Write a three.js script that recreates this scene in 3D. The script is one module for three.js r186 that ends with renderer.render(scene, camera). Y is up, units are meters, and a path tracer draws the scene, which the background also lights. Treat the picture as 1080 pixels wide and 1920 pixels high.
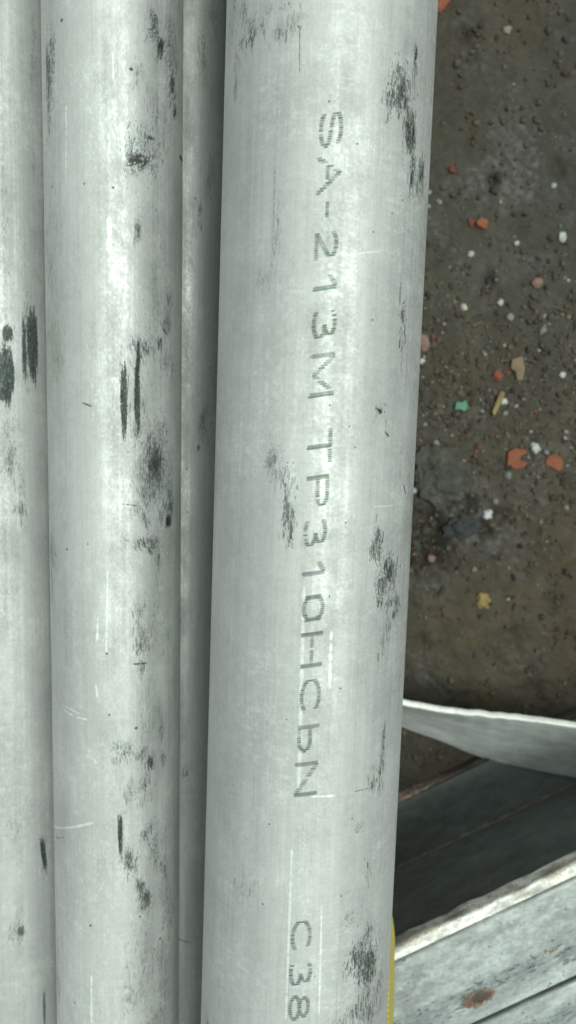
import * as THREE from 'three';
import { ImprovedNoise } from 'three/addons/math/ImprovedNoise.js';
import { ConvexGeometry } from 'three/addons/geometries/ConvexGeometry.js';
import { RoundedBoxGeometry } from 'three/addons/geometries/RoundedBoxGeometry.js';
import { mergeGeometries, mergeVertices, toCreasedNormals } from 'three/addons/utils/BufferGeometryUtils.js';

// ---------------------------------------------------------------- camera, sky, sun, exposure
const scene = new THREE.Scene();
const camera = new THREE.PerspectiveCamera(65.24, 9 / 16, 0.01, 200);   // a phone's main lens held 24 cm above the top pipe
camera.position.set(0, 0.42, 0);
const tilt = 0.100735;
camera.up.set(0, -Math.sin(tilt), -Math.cos(tilt));
camera.lookAt(0, 0.42 - Math.cos(tilt), Math.sin(tilt));
camera.focus = 0.222;
camera.userData.fStop = 16;
scene.add(camera);

function overcastSky() {
  const w = 256, h = 128, data = new Float32Array(w * h * 4);
  for (let j = 0; j < h; j++) {
    const e = Math.sin(((j + 0.5) / h - 0.5) * Math.PI);                // sine of the elevation
    for (let i = 0; i < w; i++) {
      const k = (j * w + i) * 4;
      const l = 0.68 * (e > 0 ? (1 + 2 * e) / 3 : 0.2 * (1 + 0.4 * e));
      data[k] = 0.88 * l; data[k + 1] = 1.0 * l; data[k + 2] = 0.94 * l; data[k + 3] = 1;
    }
  }
  const t = new THREE.DataTexture(data, w, h, THREE.RGBAFormat, THREE.FloatType);
  t.mapping = THREE.EquirectangularReflectionMapping; t.magFilter = THREE.LinearFilter; t.needsUpdate = true;
  return t;
}
const sky = overcastSky();
scene.background = sky; scene.environment = sky;

const sun = new THREE.DirectionalLight(0xf4fbf0, 1.35);                   // a sun well behind cloud
sun.position.set(0.62, 2.2, -0.16); sun.target.position.set(0, 0, 0);
sun.castShadow = true; sun.shadow.radius = 40; sun.shadow.mapSize.set(2048, 2048);
Object.assign(sun.shadow.camera, { left: -0.8, right: 0.8, top: 0.8, bottom: -0.8, near: 0.1, far: 6 });
scene.add(sun, sun.target);

const renderer = new THREE.WebGLRenderer({ antialias: true });
renderer.toneMapping = THREE.LinearToneMapping;
renderer.toneMappingExposure = 1.42;
renderer.shadowMap.enabled = true;

// ---------------------------------------------------------------- helpers
function rng(seed) {
  let s = seed | 0;
  return () => { s = (s + 0x6d2b79f5) | 0; let t = Math.imul(s ^ (s >>> 15), 1 | s); t = (t + Math.imul(t ^ (t >>> 7), 61 | t)) ^ t; return ((t ^ (t >>> 14)) >>> 0) / 4294967296; };
}
const perlin = new ImprovedNoise();
const clamp = (x, a, b) => Math.min(b, Math.max(a, x));
const mix = (a, b, t) => a + (b - a) * t;
const smooth = (a, b, x) => { const t = clamp((x - a) / (b - a), 0, 1); return t * t * (3 - 2 * t); };
// value noise on a lattice that repeats after nx, ny cells
function tileNoise(nx, ny, seed) {
  const r = rng(seed), g = new Float32Array(nx * ny); for (let i = 0; i < g.length; i++) g[i] = r() * 2 - 1;
  return (u, v) => {
    let x = u * nx, y = v * ny; const xi = Math.floor(x), yi = Math.floor(y); x -= xi; y -= yi; x = x * x * (3 - 2 * x); y = y * y * (3 - 2 * y);
    const a = ((xi % nx) + nx) % nx, b = (a + 1) % nx, c = ((yi % ny) + ny) % ny * nx, d = (((yi + 1) % ny) + ny) % ny * nx;
    return (g[c + a] * (1 - x) + g[c + b] * x) * (1 - y) + (g[d + a] * (1 - x) + g[d + b] * x) * y;
  };
}
const used = {};
function numbered(name) { const n = used[name] = (used[name] ?? -1) + 1; return n ? `${name}_${String(n).padStart(3, '0')}` : name; }
function shade(o) { o.traverse((m) => { if (m.isMesh) { m.castShadow = true; m.receiveShadow = true; } }); return o; }
function add(o, name, label, category, group) {
  o.name = numbered(name); o.userData = { label, category }; if (group) o.userData.group = group;
  scene.add(shade(o)); return o;
}
function part(name, geometry, material, parent) { const m = new THREE.Mesh(geometry, material); m.name = name; parent.add(m); return m; }
function structure(o, name) { o.name = name; o.userData = { kind: 'structure' }; scene.add(shade(o)); return o; }

// ---------------------------------------------------------------- the ground: trodden oily dirt
const pits = [[117, -103, 5, 2.5], [119, 109, 5.5, 5], [72, 113, 4.5, 4], [141, 92, 4.5, 4], [133, 140, 7, 4], [105, 52, 4, 4], [77, 51, 9, 6], [69, 64, 12, 6], [92, 40, 6, 4], [137, -133, 4, 3], [86, -197, 3.5, 3],
  [104, -127, 2.6, 3.2], [104, -77, 3, 3.6], [61, 67, 8, 5], [112, 44, 4, 3], [150, 110, 8, 4], [95, 160, 8, 3]];
function groundHeight(x, z) {
  let h = perlin.noise(x * 14, z * 14, 3.1) * 0.0035 + perlin.noise(x * 45, z * 45, 7.7) * 0.0016 + perlin.noise(x * 130, z * 130, 1.3) * 0.0008 + perlin.noise(x * 300, z * 300, 5.9) * 0.0007;
  for (const [px, pz, r, d] of pits) { const q = ((x * 1000 - px) ** 2 + (z * 1000 - pz) ** 2) / (r * r); if (q < 6) h -= d * 0.001 * Math.exp(-q * (1 + 0.5 * perlin.noise(x * 200, z * 200, 9))); }
  return h;
}
function buildGround() {
  const axis = (lo, hi, step) => {
    const a = []; for (let v = lo; v <= hi + 1e-9; v += step) a.push(v);
    for (let s = step * 1.6, v = hi + s; v < 40; s *= 1.5, v += s) a.push(v);
    for (let s = step * 1.6, v = lo - s; v > -40; s *= 1.5, v -= s) a.unshift(v);
    return a;
  };
  const xs = axis(0.02, 0.2, 0.0013), zs = axis(-0.25, 0.29, 0.0013), nx = xs.length, nz = zs.length;
  const pos = new Float32Array(nx * nz * 3), uv = new Float32Array(nx * nz * 2), idx = [];
  for (let j = 0; j < nz; j++) for (let i = 0; i < nx; i++) {
    const k = j * nx + i; pos.set([xs[i], groundHeight(xs[i], zs[j]), zs[j]], k * 3); uv.set([(xs[i] + 0.1) / 0.6, (zs[j] + 0.3) / 0.6], k * 2);
    if (i && j) idx.push(k - nx - 1, k - 1, k, k - nx - 1, k, k - nx);
  }
  const g = new THREE.BufferGeometry();
  g.setAttribute('position', new THREE.BufferAttribute(pos, 3)); g.setAttribute('uv', new THREE.BufferAttribute(uv, 2)); g.setIndex(idx); g.computeVertexNormals();
  const n = 2048, data = new Uint8Array(n * n * 4), rough = new Uint8Array(n * n * 4), r = rng(11);
  const n1 = tileNoise(9, 9, 1), n2 = tileNoise(31, 31, 2), n3 = tileNoise(97, 97, 3), n4 = tileNoise(311, 311, 4), n5 = tileNoise(900, 900, 5), b1 = tileNoise(6, 6, 6), b2 = tileNoise(23, 23, 8);
  for (let j = 0; j < n; j++) for (let i = 0; i < n; i++) {
    const u = i / n, v = j / n, k = (j * n + i) * 4, x = u * 0.6 - 0.1, z = v * 0.6 - 0.3;
    const m = 0.3 * n1(u, v) + 0.32 * n2(u, v) + 0.34 * n3(u, v) + 0.4 * n4(u, v) + 0.34 * n5(u, v);
    let val = 0.043 * Math.exp(0.62 * m);
    const inner = smooth(0.02, 0.1, z) * (1 - smooth(0.17, 0.22, z)) * smooth(0.05, 0.1, x);
    const brown = clamp(0.25 + 0.55 * b1(u, v) + 0.3 * b2(u, v) + 0.45 * inner, 0, 1);
    const oilAndShade = clamp(smooth(0.25, 0.7, b2(v, u) + 0.4 * n3(u, v)) + 1.6 * smooth(0.9, 0.2, ((x - 0.076) / 0.042) ** 2 + ((z - 0.054) / 0.03) ** 2 + 0.5 * n2(u, v) + 0.3 * n3(u, v)), 0, 1.7);  // random oil blotches; the ellipse paints in crevice shade over a damp patch
    val *= 1 - 0.3 * oilAndShade;
    const grit = n5(u + 0.37, v) > 0.86 ? 1.7 : 1;
    const c = [val * mix(1.07, 1.26, brown), val * mix(1.02, 0.99, brown), val * mix(0.76, 0.60, brown)];
    for (let q = 0; q < 3; q++) data[k + q] = 255 * Math.pow(clamp(c[q] * grit, 0, 1), 1 / 2.2);
    data[k + 3] = 255;
    rough[k + 1] = 255 * clamp(0.8 + 0.15 * n2(u, v) - 0.12 * oilAndShade + 0.15 * n4(u, v), 0.5, 1); rough[k + 3] = 255;
  }
  const tex = (d, srgb) => { const t = new THREE.DataTexture(d, n, n); t.wrapS = t.wrapT = THREE.MirroredRepeatWrapping; t.magFilter = THREE.LinearFilter; if (srgb) t.colorSpace = THREE.SRGBColorSpace; t.needsUpdate = true; return t; };
  structure(new THREE.Mesh(g, new THREE.MeshStandardMaterial({ map: tex(data, true), roughnessMap: tex(rough), roughness: 1 })), 'ground');
}
buildGround();

// ---------------------------------------------------------------- pipes
// strokes of each letter in a unit box: x along the word, y from the foot (0) to the top (1); an entry of one number pair after '|' is an upright stem
const arc = (cx, cy, rx, ry, a, b, n = 10) => Array.from({ length: n + 1 }, (_, i) => { const t = (a + (b - a) * i / n) * Math.PI / 180; return [cx + rx * Math.cos(t), cy + ry * Math.sin(t)]; });
const FONT = {
  S: [[...arc(0.5, 0.75, 0.42, 0.23, 20, 250), ...arc(0.5, 0.25, 0.44, 0.24, 80, -160)]], A: [[[0.04, 0], [0.45, 1], [0.9, 0]], [[0.25, 0.42], [0.7, 0.42]]], '-': [[[0.05, 0.45], [0.95, 0.45]]],
  2: [[...arc(0.5, 0.72, 0.4, 0.26, 165, -35), [0.1, 0.03], [0.95, 0.03]]], 1: [['|', 0.72, 0, 1], [[0.15, 0.72], [0.6, 0.98]]], 3: [arc(0.42, 0.75, 0.42, 0.23, 150, -80), arc(0.42, 0.27, 0.5, 0.25, 80, -150)],
  M: [['|', 0.1, 0, 1], ['|', 0.9, 0, 1], [[0.15, 0.95], [0.5, 0.12], [0.85, 0.95]]], T: [['|', 0.5, 0, 1], [[0.02, 0.97], [0.98, 0.97]]], P: [['|', 0.1, 0, 1], [[0.15, 0.97], [0.6, 0.97], ...arc(0.6, 0.74, 0.32, 0.23, 80, -80), [0.15, 0.5]]],
  0: [['|', 0.12, 0.15, 0.85], ['|', 0.88, 0.15, 0.85], arc(0.5, 0.5, 0.42, 0.47, 12, 168), arc(0.5, 0.5, 0.42, 0.47, 192, 348)], H: [['|', 0.1, 0, 1], ['|', 0.9, 0, 1], [[0.15, 0.5], [0.85, 0.5]]], C: [arc(0.52, 0.5, 0.46, 0.47, 40, 320, 18)],
  b: [['|', 0.1, 0, 1], [[0.15, 0.55], ...arc(0.55, 0.3, 0.38, 0.28, 80, -80), [0.15, 0.03]]], N: [['|', 0.1, 0, 1], ['|', 0.9, 0, 1], [[0.14, 0.96], [0.86, 0.04]]], 8: [arc(0.5, 0.75, 0.36, 0.23, 0, 360, 16), arc(0.5, 0.26, 0.44, 0.25, 0, 360, 16)],
};
// the pickled steel skin of one pipe: dull grey with fine draw lines, worn patches, scuffs and (on one) an ink-jet marking
function pipeSkin({ radius, from, period, seed, marks, tone = 1 }) {
  const W = 1024, H = 2048, canvas = document.createElement('canvas'); canvas.width = W; canvas.height = H;
  const ctx = canvas.getContext('2d'), img = ctx.createImageData(W, H), d = img.data;
  const s1 = tileNoise(420, 5, seed), s2 = tileNoise(160, 14, seed + 1), s3 = tileNoise(800, 40, seed + 2), m1 = tileNoise(9, 16, seed + 3), m2 = tileNoise(30, 50, seed + 4), m3 = tileNoise(110, 200, seed + 5), m4 = tileNoise(400, 700, seed + 6), c1 = tileNoise(22, 600, seed + 7), band = tileNoise(26, 2, seed + 8);
  for (let j = 0; j < H; j++) for (let i = 0; i < W; i++) {
    const u = i / W, v = j / H, k = (j * W + i) * 4, worn = smooth(0.0, 0.6, m1(u, v) + 0.5 * m2(u, v));
    let t = 0.55 * (1 + 0.025 * s1(u, v) + 0.02 * s2(u, v) + 0.03 * s3(u, v) + 0.06 * m1(u + 0.5, v) + 0.035 * m2(u, v) + 0.03 * m3(u, v) + 0.05 * m4(u, v) + 0.03 * worn * c1(u, v) + 0.025 * band(u, v) + 0.08 * worn * smooth(0.1, 0.7, 0.6 * m3(u, v) + 0.6 * m4(u, v) + 0.4 * s2(u, v)));
    if (m4(u + 0.3, v + 0.1) > 0.9) t *= 0.86;
    t *= tone;
    d[k] = 255 * Math.pow(t * 0.985, 1 / 2.2); d[k + 1] = 255 * Math.pow(t * 1.005, 1 / 2.2); d[k + 2] = 255 * Math.pow(t * 0.985, 1 / 2.2); d[k + 3] = 255;
  }
  ctx.putImageData(img, 0, 0);
  const around = 2 * Math.PI * radius * 1000, kx = W / around, ky = H / (period * 1000);
  ctx.setTransform(kx, 0, 0, ky, W / 2, -from * 1000 * ky);               // from here on the unit is a millimetre: x round the pipe, y along it
  ctx.lineCap = 'round';
  const r = rng(seed * 7 + 1), gauss = () => (r() + r() + r() - 1.5) / 0.75;
  const dark = (a) => `rgba(${48 + r() * 30 | 0},${50 + r() * 30 | 0},${49 + r() * 28 | 0},${a})`;
  const pen = {
    scuff(s, a, ls, la, n, strength, slant = 0) {
      const hub = []; for (let i = 0; i < 7; i++) hub.push([gauss() * 0.3 * ls, gauss() * 0.34 * la, 0.4 + 0.9 * r()]);
      for (let i = 0; i < n * 1.7; i++) {
        const h = hub[i % 7], near = i % 3, y = s + (near ? h[0] + gauss() * ls * 0.15 : gauss() * ls * 0.42), x = a + (near ? h[1] + gauss() * la * 0.17 : gauss() * la * 0.42), len = 0.2 + 2.6 * r() ** 3, ang = slant * (0.6 + 0.8 * r()) + gauss() * (r() < 0.3 ? 0.35 : 0.07);
        ctx.strokeStyle = dark(Math.min(1, strength * (0.4 + 0.75 * r()) * h[2])); ctx.lineWidth = 0.1 + 0.25 * r() * r();
        ctx.beginPath(); ctx.moveTo(x, y); ctx.quadraticCurveTo(x + gauss() * 0.12, y + len / 2, x - Math.sin(ang) * len, y + len * Math.cos(ang)); ctx.stroke();
      }
      ctx.fillStyle = `rgba(88,98,92,${0.05 * strength})`;                 // a thin grey film under the densest part
      for (let i = 0; i < 14; i++) { const h = hub[i % 7]; ctx.beginPath(); ctx.ellipse(a + h[1] + gauss() * la * 0.08, s + h[0] + gauss() * ls * 0.1, la * (0.1 + 0.15 * r()), ls * (0.08 + 0.16 * r()), -slant, 0, 7); ctx.fill(); }
    },
    pale(s, a, ls, la, n, strength) {
      for (let i = 0; i < n; i++) {
        const y = s + gauss() * ls * 0.45, x = a + gauss() * la * 0.45, across = r() < 0.25, len = (0.2 + 1.8 * r() * r()) * (across ? 0.8 : 1);
        ctx.strokeStyle = `rgba(238,246,240,${strength * (0.2 + 0.5 * r())})`; ctx.lineWidth = 0.1 + 0.35 * r() * r();
        ctx.beginPath(); ctx.moveTo(x, y); ctx.lineTo(x + (across ? len : 0.1 * gauss()), y + (across ? 0.1 * gauss() : len)); ctx.stroke();
      }
    },
    smear(s, a, ls, la, strength, slant = 0) {                            // a solid streak of grease with a ragged rim, made of many draws along the pipe
      const n = Math.ceil(la / 0.09), e = tileNoise(9, 1, (seed + s * 10) | 0), e2 = tileNoise(40, 1, (seed + a * 10) | 0);
      for (let i = 0; i < n; i++) {
        const q = (i + 0.5) / n, w = Math.pow(Math.max(0, 1 - Math.abs(2 * q - 1) ** 3.2), 0.55) * (0.9 + 0.16 * e2(q, 0)), x = a + (q - 0.5) * la;
        const y0 = s - ls / 2 * w * (1 + 0.16 * e(q, 0)), y1 = s + ls / 2 * w * (1 + 0.3 * e(q + 0.4, 0));
        for (let y = y0; y < y1; y += 0.5) {
          const edge = Math.min(q, 1 - q) * 2, tip = Math.min(y - y0, y1 - y) / (0.22 * ls + 0.2); if (r() < 0.05 + 0.5 * Math.exp(-tip * 2.5) + 0.35 * Math.exp(-edge * 5)) continue;
          ctx.strokeStyle = `rgba(${38 + r() * 22 | 0},${46 + r() * 22 | 0},${43 + r() * 20 | 0},${strength * (0.7 + 0.4 * r()) * (0.85 + 0.35 * e2(q + y * 0.05, 0))})`; ctx.lineWidth = 0.1 + 0.08 * r();
          const dx = -slant * (y - s); ctx.beginPath(); ctx.moveTo(x + dx, y); ctx.lineTo(x + dx + 0.06 * gauss(), Math.min(y + 0.6, y1)); ctx.stroke();
        }
      }
      pen.scuff(s, a, ls * 1.1, la * 1.3, 14, strength * 0.8, slant);
    },
    scratch(s0, a0, s1, a1, w, kind, alpha) {
      const n = Math.ceil(Math.hypot(s1 - s0, a1 - a0) / 0.5);
      for (let i = 0; i < n; i++) {
        if (r() < 0.12) continue;
        const p = i / n, q = (i + 1) / n, f = alpha * (0.5 + 0.5 * r());
        ctx.strokeStyle = kind === 'pale' ? `rgba(242,248,243,${f})` : dark(f); ctx.lineWidth = w * (0.5 + 0.7 * r());
        ctx.beginPath(); ctx.moveTo(mix(a0, a1, p) + gauss() * 0.05, mix(s0, s1, p)); ctx.lineTo(mix(a0, a1, q) + gauss() * 0.05, mix(s0, s1, q)); ctx.stroke();
      }
    },
    speck(s, a, size) { ctx.fillStyle = dark(0.75); ctx.beginPath(); ctx.ellipse(a, s, size * (0.5 + 0.3 * r()), size * (0.5 + 0.3 * r()), r() * 3, 0, 7); ctx.fill(); },
    glyph(ch, s0, s1, a0, a1) {                                           // ink-jet print: one tick per nozzle pass, ticks run together along a stem
      const L = s1 - s0, A = a1 - a0, n = Math.round(L / 0.6), tick = (x, y0, y1, w) => {
        if (w < 0.45 && r() < 0.06) return;
        ctx.strokeStyle = `rgba(${94 + r() * 20 | 0},${103 + r() * 20 | 0},${98 + r() * 20 | 0},${0.4 + 0.45 * r()})`; ctx.lineWidth = w * 1.12;
        const at = (y) => [a0 + y * A, s0 + x * L + (0.5 - y) * 1.0];
        ctx.beginPath(); ctx.moveTo(...at(y0)); ctx.lineTo(...at(y1)); ctx.stroke();
      };
      for (const st of FONT[ch]) {
        if (st[0] === '|') { for (const k of [-1, 0, 1]) tick(st[1] + k * 0.36 / L, st[2] + 0.03 * gauss(), st[3] + 0.02 * gauss(), 0.46); continue; }
        for (let k = 0; k < n; k++) {
          const c = (k + 0.5) / n, lo = c - 0.5 / n, hi = c + 0.5 / n;
          for (let q = 0; q + 1 < st.length; q++) {
            let [x0, y0] = st[q], [x1, y1] = st[q + 1]; if (x0 > x1) [x0, y0, x1, y1] = [x1, y1, x0, y0];
            if (x1 < lo || x0 > hi) continue;
            const f = (x) => x1 - x0 < 1e-6 ? y0 : y0 + (y1 - y0) * clamp((x - x0) / (x1 - x0), 0, 1), u = f(lo), v = x1 - x0 < 1e-6 ? y1 : f(hi);
            tick(c, Math.min(u, v) - 0.05, Math.max(u, v) + 0.065, 0.42);
          }
        }
      }
    },
  };
  for (let i = 0; i < 130; i++) {                                          // hairlines left by drawing the tube through its die
    const s = from * 1000 + r() * period * 1000, a = (r() - 0.5) * around, len = 6 + 50 * r() * r(); ctx.lineWidth = 0.07 + 0.1 * r();
    ctx.strokeStyle = i % 3 ? `rgba(70,78,74,${0.08 + 0.22 * r() * r()})` : `rgba(235,242,237,${0.1 + 0.2 * r()})`; ctx.beginPath(); ctx.moveTo(a, s); ctx.lineTo(a + gauss() * 0.2, s + len); ctx.stroke();
  }
  marks(pen);
  const map = new THREE.CanvasTexture(canvas); map.colorSpace = THREE.SRGBColorSpace; map.wrapS = map.wrapT = THREE.RepeatWrapping; map.anisotropy = 8;
  return map;
}
// shared fine relief and gloss of drawn tube: long draw lines, small dings
function drawnRelief() {
  const W = 1024, H = 2048, bump = new Uint8Array(W * H * 4), rough = new Uint8Array(W * H * 4);
  const a = tileNoise(500, 6, 71), b = tileNoise(170, 9, 72), c = tileNoise(60, 110, 73), d = tileNoise(260, 480, 74), e = tileNoise(20, 500, 75), f = tileNoise(14, 26, 76);
  for (let j = 0; j < H; j++) for (let i = 0; i < W; i++) {
    const u = i / W, v = j / H, k = (j * W + i) * 4;
    bump[k] = bump[k + 1] = bump[k + 2] = 255 * clamp(0.5 + 0.07 * a(u, v) + 0.08 * b(u, v) + 0.13 * c(u, v) + 0.09 * d(u, v) + 0.05 * e(u, v), 0, 1); bump[k + 3] = 255;
    rough[k + 1] = 255 * clamp(0.64 + 0.1 * f(u, v) + 0.06 * b(u, v) + 0.06 * c(u, v) + 0.07 * d(u, v), 0, 1); rough[k + 2] = 255; rough[k + 3] = 255;
  }
  return [bump, rough].map((x) => { const t = new THREE.DataTexture(x, W, H); t.wrapS = t.wrapT = THREE.RepeatWrapping; t.magFilter = THREE.LinearFilter; t.needsUpdate = true; return t; });
}
const [drawBump, drawRough] = drawnRelief();
// tube with slightly flat polishing belts round it (edges: degrees where one belt meets the next), hollow, 3 m long
function pipeGeometry(radius, wall, from, period, flats, keep) {
  const N = 720, z0 = -1.6, z1 = 1.4, off = new Float32Array(N + 1), rad = new Float32Array(N + 1);
  for (let i = 0; i <= N; i++) {
    const deg = i / N * 360 - 180; let o = 0;
    for (let f = 0; f < flats.length - 1; f++) { const [a, b] = [flats[f], flats[f + 1]]; if (deg >= a && deg < b) { const c = (a + b) / 2, q = (deg - c) / ((b - a) / 2); o = -(deg - c) * keep * (1 - smooth(0.75, 1, Math.abs(q)) * 0.9); } }
    off[i] = o * Math.PI / 180; rad[i] = i ? rad[i - 1] + off[i] * radius * 2 * Math.PI / N : 0;
  }
  const zs = [z0, z0 + 0.0006, -0.6, 0, 0.6, z1 - 0.0006, z1], pos = [], nor = [], uv = [], idx = [];
  const ring = (rFn, z, nFn) => { for (let i = 0; i <= N; i++) { const p = i / N * 2 * Math.PI - Math.PI, r = rFn(i), n = nFn(i, p); pos.push(r * Math.sin(p), r * Math.cos(p), z); nor.push(...n); uv.push(i / N, 1 - (z - from) / period); } };
  const join = (a, b) => { for (let i = 0; i < N; i++) { const p = a * (N + 1) + i, q = b * (N + 1) + i; idx.push(p, p + 1, q, p + 1, q + 1, q); } };
  let k = 0;
  const out = (i, p) => [Math.sin(p - off[i]), Math.cos(p - off[i]), 0];
  zs.forEach((z, j) => { const cut = j === 0 || j === zs.length - 1 ? 0.0006 : 0; ring((i) => radius + rad[i] - cut, z, out); if (j) join(k, k - 1); k++; });
  const inn = (i, p) => [-Math.sin(p), -Math.cos(p), 0];
  ring(() => radius - wall, z0, inn); k++; ring(() => radius - wall, z1, inn); k++; join(k - 2, k - 1);
  for (const [z, s] of [[z0, -1], [z1, 1]]) { ring((i) => radius + rad[i] - 0.0006, z, () => [0, 0, s]); ring(() => radius - wall, z, () => [0, 0, s]); k += 2; s > 0 ? join(k - 1, k - 2) : join(k - 2, k - 1); }
  const g = new THREE.BufferGeometry();
  g.setAttribute('position', new THREE.Float32BufferAttribute(pos, 3)); g.setAttribute('normal', new THREE.Float32BufferAttribute(nor, 3)); g.setAttribute('uv', new THREE.Float32BufferAttribute(uv, 2)); g.setIndex(idx);
  return g;
}
function pipe({ x, y, radius, yaw, from, period, seed, marks, tone, flats, keep, label, dip = 0 }) {
  const m = new THREE.MeshStandardMaterial({ map: pipeSkin({ radius, from, period, seed, marks, tone }), bumpMap: drawBump, bumpScale: 0.00008, roughnessMap: drawRough, roughness: 1, metalness: 0.6 });
  const o = new THREE.Mesh(pipeGeometry(radius, Math.min(0.0035, radius * 0.3), from, period, flats, keep), m);
  o.position.set(x, y, 0); o.rotation.order = 'YXZ'; o.rotation.y = -yaw; o.rotation.x = dip;
  return add(o, 'steel_pipe', label, 'pipe');
}
function marksOnStampedPipe({ scuff, smear, pale, scratch, speck, glyph }) {
  scuff(-89.4, 19.5, 14.4, 8.6, 280, 0.75);
  scuff(-80.4, 23.6, 12.0, 5.6, 260, 0.95);
  scuff(-70.6, 25.5, 12.2, 2.6, 70, 0.8);
  scuff(-70.8, 31.2, 15.0, 7.4, 130, 0.85);
  scuff(-29.6, 24.9, 15.6, 2.3, 40, 0.8);
  scuff(-39.3, 22.9, 12.6, 0.9, 14, 0.5);
  scuff(-99.1, 24.7, 10.4, 1.7, 45, 0.8);
  scuff(-106.4, -25.0, 12.2, 9.8, 90, 0.45);
  scuff(-104.8, -13.9, 9.1, 11.0, 70, 0.4);
  scuff(-110.7, -34.6, 21.5, 10.4, 80, 0.6);
  scuff(-95.6, -31.3, 17.0, 4.7, 40, 0.5);
  scuff(-102.5, -25.5, 4.1, 7.1, 30, 0.6);
  scuff(17.6, -7.9, 24.4, 3.9, 110, 0.6);
  scuff(10.7, -11.9, 12.9, 5.4, 120, 0.4);
  scuff(25.5, -6.9, 8.7, 1.8, 50, 0.6);
  scuff(29.7, 18.5, 11.9, 4.8, 110, 0.75);
  scuff(40.6, 23.4, 13.8, 9.0, 260, 0.85);
  scuff(48.2, 28.1, 9.5, 6.6, 90, 0.85);
  scuff(56.6, 22.9, 17.2, 4.3, 40, 0.6);
  scuff(93.2, 24.7, 18.0, 2.4, 70, 0.85);
  scuff(99.5, 21.7, 9.8, 6.1, 35, 0.7);
  scuff(152.4, 21.1, 15.4, 14.7, 330, 0.85);
  scuff(157.5, 23.3, 10.5, 6.2, 180, 0.95);
  scuff(169.2, 21.3, 10.5, 16.1, 190, 0.8);
  scuff(167.5, 27.7, 18.1, 10.6, 80, 0.7);
  scuff(-52.3, -13.5, 16.4, 2.5, 30, 0.3);
  scuff(-40.2, -16.2, 8.3, 10.3, 40, 0.25);
  scuff(129.1, -17.1, 9.6, 9.5, 50, 0.25);
  scuff(125.0, 20.7, 10.0, 2.2, 9, 0.7);
  scuff(138.8, 15.5, 5.0, 5.7, 14, 0.5);
  scuff(111.7, 16.3, 3.2, 3.8, 5, 0.8);
  scuff(-6.1, 17.2, 4.3, 5.6, 7, 0.9);
  speck(44.5, 4.4, 0.35);
  speck(70.3, 8.6, 0.35);
  speck(79.5, -6.1, 0.35);
  speck(-73.8, 7.0, 0.35);
  speck(-83.7, -0.8, 0.35);
  speck(113.2, 16.0, 0.35);
  speck(108.8, 14.0, 0.35);
  speck(4.0, 9.9, 0.35);
  speck(24.3, 8.1, 0.35);
  speck(-6.9, 2.4, 0.35);
  speck(-1.5, 8.0, 0.35);
  speck(-52.4, 12.5, 0.35);
  speck(-29.8, 13.4, 0.35);
  speck(110.4, -10.0, 0.35);
  speck(134.5, -11.2, 0.35);
  speck(-102.1, -9.4, 0.35);
  speck(-62.2, 22.1, 0.35);
  speck(-37.8, 31.7, 0.35);
  speck(154.7, 4.6, 0.35);
  speck(131.4, 11.6, 0.35);
  speck(-58.1, 18.3, 0.35);
  scratch(-102.1, -9.1, -91.1, -8.7, 0.25, 'dark', 0.6);
  scratch(100.9, 14.5, 100.9, 20.7, 0.3, 'dark', 0.5);
  scratch(-67.3, -14.7, -48.3, -14.6, 0.2, 'dark', 0.5);
  scratch(53.7, 5.3, 70.1, 5.5, 0.9, 'pale', 0.5);
  scratch(101.1, 1.8, 101.2, 8.3, 0.7, 'pale', 0.55);
  scratch(116.5, -3.3, 167.9, -3.2, 0.7, 'pale', 0.4);
  scratch(133.8, 5.8, 166.3, 6.3, 0.6, 'pale', 0.6);
  scratch(-45.5, 3.9, -48.1, 16.1, 0.4, 'pale', 0.4);
  scratch(20.0, 16.5, 20.0, 23.7, 0.35, 'pale', 0.5);
  scratch(42.0, -2.6, 99.2, -2.0, 1.2, 'pale', 0.3);
  scratch(-6.7, 16.0, -5.8, 17.5, 0.9, 'dark', 0.8);
  scratch(-0.4, 19.4, 0.7, 20.8, 0.6, 'dark', 0.7);
  scratch(14.5, 29.5, 16.8, 30.9, 0.6, 'dark', 0.8);
  scratch(-25.5, 26.4, -22.3, 24.0, 0.3, 'dark', 0.6);
  pale(125.7, -0.8, 28.4, 6.0, 160, 0.5);
  pale(-94.1, -0.8, 15.4, 22.3, 260, 0.35);
  pale(-76.1, 4.0, 20.9, 11.2, 120, 0.4);
  pale(20.0, 6.7, 36.0, 13.7, 160, 0.3);
  pale(49.3, 0.5, 17.7, 5.8, 60, 0.5);
  pale(-15.2, -0.5, 34.7, 4.2, 80, 0.5);
  pale(-53.4, -0.6, 16.1, 4.1, 60, 0.4);
  pale(64.4, 11.8, 38.0, 13.6, 140, 0.25);
  pale(154.7, 4.6, 26.1, 9.4, 90, 0.35);
  glyph('S', -81.5, -72.4, -2.73, 2.60);
  glyph('A', -70.4, -60.4, -2.83, 2.66);
  glyph('-', -59.5, -55.0, -2.24, 2.03);
  glyph('2', -52.0, -44.4, -2.87, 2.54);
  glyph('1', -41.0, -35.7, -2.91, 2.66);
  glyph('3', -31.3, -23.8, -2.78, 2.96);
  glyph('M', -21.1, -8.4, -2.86, 3.06);
  glyph('T', -0.5, 8.6, -3.01, 3.04);
  glyph('P', 11.4, 20.7, -2.76, 2.72);
  glyph('3', 23.8, 31.3, -3.00, 2.60);
  glyph('1', 34.6, 39.7, -2.94, 2.54);
  glyph('0', 43.8, 51.8, -2.69, 2.82);
  glyph('H', 54.0, 64.9, -2.71, 2.83);
  glyph('C', 67.1, 77.5, -2.39, 2.74);
  glyph('b', 80.3, 88.4, -2.55, 2.91);
  glyph('N', 90.7, 101.6, -3.01, 2.85);
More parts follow.
